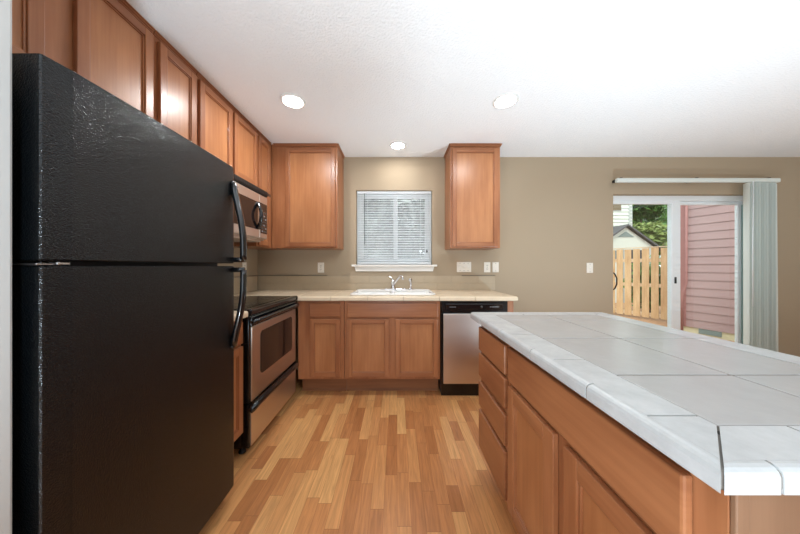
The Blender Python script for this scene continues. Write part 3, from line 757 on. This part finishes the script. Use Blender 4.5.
for xa, xb in ((sx0 + .03, -.05), (-.03, sx1 - .03)):
    ya, yb = sy0 + .03, 2.80
    rings = [rring(xa + i, xb - i, ya + i, yb - i, z, .045) for i, z in ((0, RZ - .012), (.004, ZT - .03), (.012, .76), (.03, .742), (.06, .738), (.066, .733), (.02, .737), (.006, .755), (-.003, ZT - .02), (-.0035, RZ - .012))]
    b = MB().loft(rings, None, cap=False).box(xa + .055, xb - .055, ya + .055, yb - .055, .733, .738)
    bo = b.build('bowl', 'porcelain', sk)
    MB().lathe([(.001, .003), (.028, .003), (.04, .005), (.042, .0), (.001, 0)], ((xa + xb) / 2, (ya + yb) / 2, .7385), 'z', n=20).build('drain', 'chrome', bo)
fc = thing('faucet', (-.04, 2.862, RZ), 'chrome single lever faucet with angled spout behind the sink', 'faucet')
zf = RZ - .004
MB().box(-.14, .10, 2.838, 2.886, zf, zf + .012, bev=.006, seg=3).build('base_plate', 'chrome', fc)
MB().lathe([(.027, .011), (.024, .02), (.021, .04), (.021, .085), (.024, .09), (.022, .105), (.010, .114), (.001, .115)], (-.045, 2.862, zf), 'z', n=20).build('faucet_body', 'chrome', fc)
b = MB().tube([(-.04, 2.855, zf + .045), (-.02, 2.83, zf + .085), (.01, 2.79, zf + .128), (.035, 2.76, zf + .152), (.052, 2.742, zf + .153), (.060, 2.732, zf + .140), (.062, 2.729, zf + .120)], [.013, .0125, .012, .012, .012, .0125, .013], None, n=12)
b.build('spout', 'chrome', fc)
MB().tube([(-.045, 2.862, zf + .112), (-.055, 2.868, zf + .125), (-.088, 2.888, zf + .146), (-.10, 2.893, zf + .15)], [.008, .007, .006, .007], None, n=10).build('lever', 'chrome', fc)
for x in (-.12, .085): MB().lathe([(.013, 0), (.012, .008), (.001, .011)], (x, 2.862, zf + .011), 'z', n=14).build('screw_cap', 'chrome', fc)
sp_ = thing('side_sprayer', (.152, 2.862, RZ), 'chrome hand sprayer standing right of the faucet', 'sprayer')
MB().lathe([(.026, 0), (.025, .008), (.016, .016), (.014, .034), (.001, .036)], (.152, 2.862, zf), 'z', n=18).build('holder', 'chrome', sp_)
b = MB().tube([(.152, 2.862, zf + .03), (.152, 2.862, zf + .07), (.150, 2.858, zf + .095), (.143, 2.845, zf + .112), (.136, 2.828, zf + .114)], [.010, .012, .013, .014, .012], None, n=12)
b.build('spray_head', 'chrome', sp_)
MB().tube([(.158, 2.868, zf + .075), (.162, 2.872, zf + .1), (.158, 2.862, zf + .122)], .005, None, n=8).build('trigger', 'black_matte', sp_)

# ------------------------------------------------------------------ outlets and switches
def plate(name, mp, u, z, label, cat, kinds, w=None, group='outlets and switches'):
    w = w or .072 + .046 * (len(kinds) - 1); h = .116
    r = thing(name, mp(u, 0, z), label, cat, group)
    b = MB(); fb(b, mp, u - w / 2, u + w / 2, 0, .006, z - h / 2, z + h / 2, None, .003); b.build('plate', 'ivory', r)
    for i, k in enumerate(kinds):
        uc = u + (i - (len(kinds) - 1) / 2) * .046
        if k == 's':
            b = MB(); fb(b, mp, uc - .006, uc + .006, .005, .0075, z - .013, z + .013, 'ivory', .001); fb(b, mp, uc - .004, uc + .004, .006, .016, z - .002, z + .009, 'white_pl', .002); b.build('toggle', None, r)
        else:
            for dz in (-.021, .021):
                b = MB(); fb(b, mp, uc - .017, uc + .017, .005, .0078, z + dz - .014, z + dz + .014, 'ivory', .003)
                for du in (-.006, .006): fb(b, mp, uc + du - .0015, uc + du + .0015, .0072, .0082, z + dz - .004, z + dz + .006, 'slot')
                fb(b, mp, uc - .002, uc + .002, .0072, .0082, z + dz - .010, z + dz - .006, 'slot'); b.build('socket', None, r)
        b = MB()
        for dz in ((-.042, .042) if k == 's' else (0,)): fb(b, mp, uc - .003, uc + .003, .0058, .0068, z + dz - .003, z + dz + .003, None, .001)
        b.build('screw', 'slot', r)
mw_ = mapB(WY1)
plate('wall_outlet', mw_, -.872, 1.172, 'ivory wall outlet left of the sink window', 'outlet', 'o')
plate('light_switch', mw_, .768, 1.178, 'wide three gang switch plate below the right wall cabinet', 'switch', 'sss')
plate('wall_outlet', mw_, 1.033, 1.176, 'ivory wall outlet just right of the three gang plate', 'outlet', 'o')
plate('light_switch', mw_, 1.130, 1.176, 'single switch at the right end of the backsplash', 'switch', 's')
plate('light_switch', mw_, 2.21, 1.168, 'lone light switch on the bare wall beside the patio door', 'switch', 's')
plate('wall_outlet', mapL(WX0), 2.70, 1.172, 'ivory wall outlet on the left wall beyond the range', 'outlet', 'o')

# ------------------------------------------------------------------ recessed ceiling lights
for (x, y, r, lab, e, sz) in ((-.788, 1.954, .092, 'recessed ceiling light above the range side', 6.5, 0), (.822, 1.954, .092, 'recessed ceiling light above the island end', 3.6, 0), (.01, 2.67, .085, 'recessed ceiling light nearest the sink window', 1.6, 0)):
    t = thing('recessed_light', (x, y, CZ), lab, 'ceiling light', 'recessed ceiling lights')
    MB().lathe([(r, -.0005), (r, -.006), (r - .006, -.010), (r - .016, -.010), (r - .02, -.004), (r - .02, -.0005)], (x, y, CZ), 'z', n=40).build('trim_ring', 'white_pl', t)
    MB().lathe([(.001, -.007), (r - .03, -.0075), (r - .019, -.004), (r - .019, -.001), (.001, -.001)], (x, y, CZ), 'z', n=40).build('lens', 'lens', t)
    light('can_light', 'AREA', (0, 0, -.012), (0, 0, 0), e, (.95, .98, 1), t, shape='DISK', size=.13)

# unseen fill uplights added in deep cans on the floor: one behind the island, the others behind and beside the camera; they wash the ceiling
for x, y, e, sp, lab in ((-.06, -.8, 60, 165, 'white can uplight on the floor behind the camera'), (1.74, 1.4, 22, 180, 'white can uplight on the floor hidden behind the island'), (4.3, .3, 18, 180, 'white can uplight on the floor of the dining corner')):
    t = thing('floor_uplight', (x, y, 0), lab, 'lamp', 'floor uplights')
    MB().lathe([(.001, .001), (.135, .001), (.14, .006), (.14, .30), (.136, .305), (.132, .30), (.132, .22), (.001, .22)], (x, y, 0), 'z', n=32).build('can', 'white_pl', t)
    b = MB().lathe([(.141, .0), (.155, .0), (.155, .012), (.141, .02)], (x, y, 0), 'z', n=32); b.build('foot_ring', 'silver_lamp', t)
    light('can_uplight', 'AREA', (0, 0, .3), (R(180), 0, 0), e, (.68, .86, 1), t, shape='DISK', size=.24, spread=R(sp))

# ------------------------------------------------------------------ outdoors
GZ = -.16
b = MB().box(-14, 26, WY1 + WT + .001, 30, GZ - .1, GZ)
struct('ground', b, 'ground', None, 'bark and gravel ground outside the patio door', 'ground')
def rotbox(b, P, dr, s0, s1, o0, o1, z0, z1, m=None, bev=0):
    """box along direction dr from point P; o is measured along the right-hand normal"""
    nx, ny = dr[1], -dr[0]
    pts = [(P[0] + dr[0] * s + nx * o, P[1] + dr[1] * s + ny * o) for s, o in ((s0, o0), (s1, o0), (s1, o1), (s0, o1))]
    b.prism(pts, z0, z1, 'z', m, False, bev); return b
# board-on-board cedar fence
fd = Vector((.52, -.96)).normalized(); FP = (5.55, 8.05)
fn = thing('wooden_fence', (6.3, 6.7, GZ), 'tan cedar board fence outside the sliding door', 'fence')
for z in (.08, .82, 1.45):
    rotbox(MB(), FP, fd, -.6, 2.72, .0, .04, z + GZ, z + GZ + .09).build('rail', 'cedar_d', fn)
for s_ in (.25, 2.3): rotbox(MB(), FP, fd, s_, s_ + .09, .045, .135, GZ, 1.6).build('post', 'cedar', fn)
for k in range(18):
    s_ = -.5 + k * .176; zt = 1.64 + rnd.uniform(-.012, .012)
    rotbox(MB(), FP, fd, s_, s_ + .138, .041, .060, GZ + .05, zt, None, .003).build('board', 'cedar', fn)
rotbox(MB(), FP, fd, -.6, 2.72, -.03, .07, 1.655, 1.675).build('cap_rail', 'cedar_d', fn)
# neighbour with rose siding
pd = Vector((.316, -.949)).normalized(); PP = (5.84, 5.31)
ph = thing('neighboring_house', (6.5, 4.6, GZ), 'dusty rose house with lap siding close outside the door', 'house', 'neighboring houses')
b = MB(); rotbox(b, PP, pd, -.0, 3.2, -2.5, -.02, -.02, 4.2); b.build('wall_core', 'pink_d', ph)
b = MB(); nx, ny = pd[1], -pd[0]
ex = .157
for k in range(26):
    z = -.03 + k * ex
    A = [(PP[0] + pd[0] * .085 + nx * o, PP[1] + pd[1] * .085 + ny * o, zz) for o, zz in ((-.02, z), (.016, z), (.003, z + ex + .012), (-.02, z + ex + .012))]
    B = [(x + pd[0] * 3.1, y + pd[1] * 3.1, zz) for x, y, zz in A]
    b.loft([A, B], None, smooth=False)
b.build('lap_siding', 'pink', ph)
rotbox(MB(), PP, pd, -.01, .085, -.1, .024, -.03, 4.2, None, .003).build('corner_board', 'pink_d', ph)
MB().tube([(PP[0] + pd[0] * .11 + nx * .06, PP[1] + pd[1] * .11 + ny * .06, 4.1), (PP[0] + pd[0] * .11 + nx * .06, PP[1] + pd[1] * .11 + ny * .06, .85), (PP[0] + pd[0] * .05 + nx * .07, PP[1] + pd[1] * .05 + ny * .07, .6), (PP[0] + pd[0] * .05 + nx * .07, PP[1] + pd[1] * .05 + ny * .07, GZ + .02)], .02, None, n=8).build('downspout', 'pink_d', ph)
rotbox(MB(), PP, pd, .02, 3.2, -2.4, -.005, GZ, -.02).build('foundation', 'concrete', ph)
b = rotbox(MB(), PP, pd, .26, .56, -.006, .012, GZ + .03, -.035, None, .004)
b.build('foundation_vent', 'vent', ph)
# cream house far beyond the fence
ch = thing('neighboring_house', (10, 12.2, GZ), 'cream lap sided house rising behind the fence', 'house', 'neighboring houses')
HX, HY = 10.36, 11.5
MB().box(6, HX, HY, HY + 4, GZ, 6.5).build('wall_core', 'cream_d', ch)
b = MB()
for k in range(42):
    z = GZ + k * ex
    b.prism([(HY + .001, z), (HY - .040, z), (HY - .006, z + ex + .01), (HY + .001, z + ex + .01)], 6, HX - .06, 'x')
    b.prism([(HY + .3, z), (HY + .262, z), (HY + .294, z + ex + .01), (HY + .3, z + ex + .01)], HX + .0, HX + .36, 'x')
b.box(HX, HX + .36, HY + .3, HY + 4, GZ, 6.5)
b.build('lap_siding', 'cream', ch)
b = MB().box(HX - .07, HX + .02, HY - .03, HY + .06, GZ, 6.5).box(HX + .30, HX + .38, HY + .27, HY + .36, GZ, 6.5)
b.build('corner_board', 'cream_d', ch)
f_ = MB().box(9.55, 9.98, HY - .04, HY - .001, 3.62, 4.2, 'cream_d', .01).build('window', None, ch)
MB().box(9.58, 9.95, HY - .05, HY - .02, 3.66, 4.15).build('pane', 'shade_win', f_)
# little gabled garage in front of it
ga = thing('gabled_garage', (8.45, 10, GZ), 'small pale gabled garage with dark opening behind the fence', 'garage')
gx, gy, gz, he, hw = 8.42, 9.5, 2.66, 1.83, 1.16
b = MB().prism([(gx - hw + .06, GZ), (gx + hw - .06, GZ), (gx + hw - .06, he + .02), (gx, gz - .03), (gx - hw + .06, he + .02)], gy, gy + 1.7, 'y'); b.build('gable_wall', 'cream', ga)
b = MB()
for sg in (-1, 1):
    b.prism([(gx, gz), (gx + sg * (hw + .14), he - .09), (gx + sg * (hw + .14), he - .03), (gx, gz + .06)], gy - .12, gy + 1.8, 'y')
b.build('roof', 'roof', ga)
MB().prism([(gx - .30, 2.26), (gx + .30, 2.26), (gx, 2.46)], gy - .02, gy + .005, 'y').build('gable_louver', 'vent', ga)
b = MB().prism([(gx + .0, GZ), (gx + .84, GZ), (gx + .84, 1.72), (gx + .42, 1.80), (gx, 1.78)], gy - .012, gy + .01, 'y'); b.build('garage_door', 'garage', ga)
MB().box(gx - .75, gx - .2, gy - .012, gy + .01, 1.45, 1.76, bev=.005).build('window', 'vent', ga)
b = MB().box(gx + .84, gx + .93, gy - .03, gy + .01, GZ, 1.86).box(gx - .1, gx, gy - .03, gy + .01, GZ, 1.8); b.build('door_trim', 'cream_d', ga)

def leaves(b, c, rad, n, size, m):
    t = bmesh.new()
    for _ in range(n):
        while True:
            p = Vector((rnd.uniform(-1, 1), rnd.uniform(-1, 1), rnd.uniform(-1, 1)))
            if .35 < p.length < 1: break
        q = Vector((c[0] + p.x * rad[0], c[1] + p.y * rad[1], c[2] + p.z * rad[2])); s_ = size * rnd.uniform(.6, 1.3)
        u = Vector((rnd.gauss(0, 1), rnd.gauss(0, 1), rnd.gauss(0, 1))).normalized(); w = u.orthogonal().normalized()
        t.faces.new([t.verts.new(q - u * s_), t.verts.new(q + w * s_ * .5), t.verts.new(q + u * s_), t.verts.new(q - w * s_ * .5)])
    i = b.mi(m); vm = {v: b.bm.verts.new(v.co) for v in t.verts}
    for f in t.faces: b.bm.faces.new([vm[v] for v in f.verts]).material_index = i
    t.free()
def tree(name, x, y, h, r, label, m1, m2, n, size, group, trunk=True):
    o = thing(name, (x, y, GZ), label, 'tree' if trunk else 'shrub', group)
    b = MB()
    lo = .28 * h if trunk else .05 * h
    for k in range(9):
        a = rnd.uniform(0, 6.28); q = rnd.uniform(.1, .34) * r; z = lo + (h - lo) * rnd.uniform(.12, .9)
        rr = r * rnd.uniform(.5, .64)
        leaves(b, (x + q * math.cos(a), y + q * math.sin(a), GZ + z), (rr, rr, rr * .85), n, size, m1 if rnd.random() < .6 else m2)
    b.build('foliage', None, o)
    b = MB().tube([(x, y, GZ - .02), (x + .05, y, GZ + h * .3), (x - .04, y + .05, GZ + h * .7)], [r * .09, r * .07, r * .03], None, n=8); b.build('trunk', 'bark', o)
tree('leafy_tree', 12.75, 13.4, 5.4, 1.25, 'olive green tree showing just right of the cream house', 'leaf_y', 'leaf', 650, .15, 'trees beyond the fence')
tree('leafy_tree', 16.4, 17.5, 6.6, 1.9, 'bright green tree beyond the fence, at the door centre post', 'leaf', 'leaf', 700, .2, 'trees beyond the fence')
tree('leafy_tree', 20.4, 22.4, 9.5, 3.6, 'tall green tree standing behind the other trees', 'leaf', 'leaf_y', 1500, .30, 'trees beyond the fence')
tree('hedge_shrub', -.98, 5.4, 3.6, 1.08, 'grey green shrub seen through the left window pane', 'leaf_g', 'leaf_g', 700, .085, 'shrubs outside the sink window', False)
tree('hedge_shrub', 1.06, 5.4, 3.5, 1.08, 'grey green shrub seen through the right window pane', 'leaf_g', 'leaf_g', 700, .085, 'shrubs outside the sink window', False)
tree('hedge_shrub', -.2, 8.2, 4.4, 1.8, 'grey green shrub farther back, seen between the nearer two behind the window mullion', 'leaf_g', 'leaf_g', 1700, .17, 'shrubs outside the sink window', False)
tree('garden_shrub', 7.3, 7.4, 1.5, .72, 'low green shrub glimpsed through the gaps of the wooden fence', 'leaf', 'leaf', 260, .07, None, False)
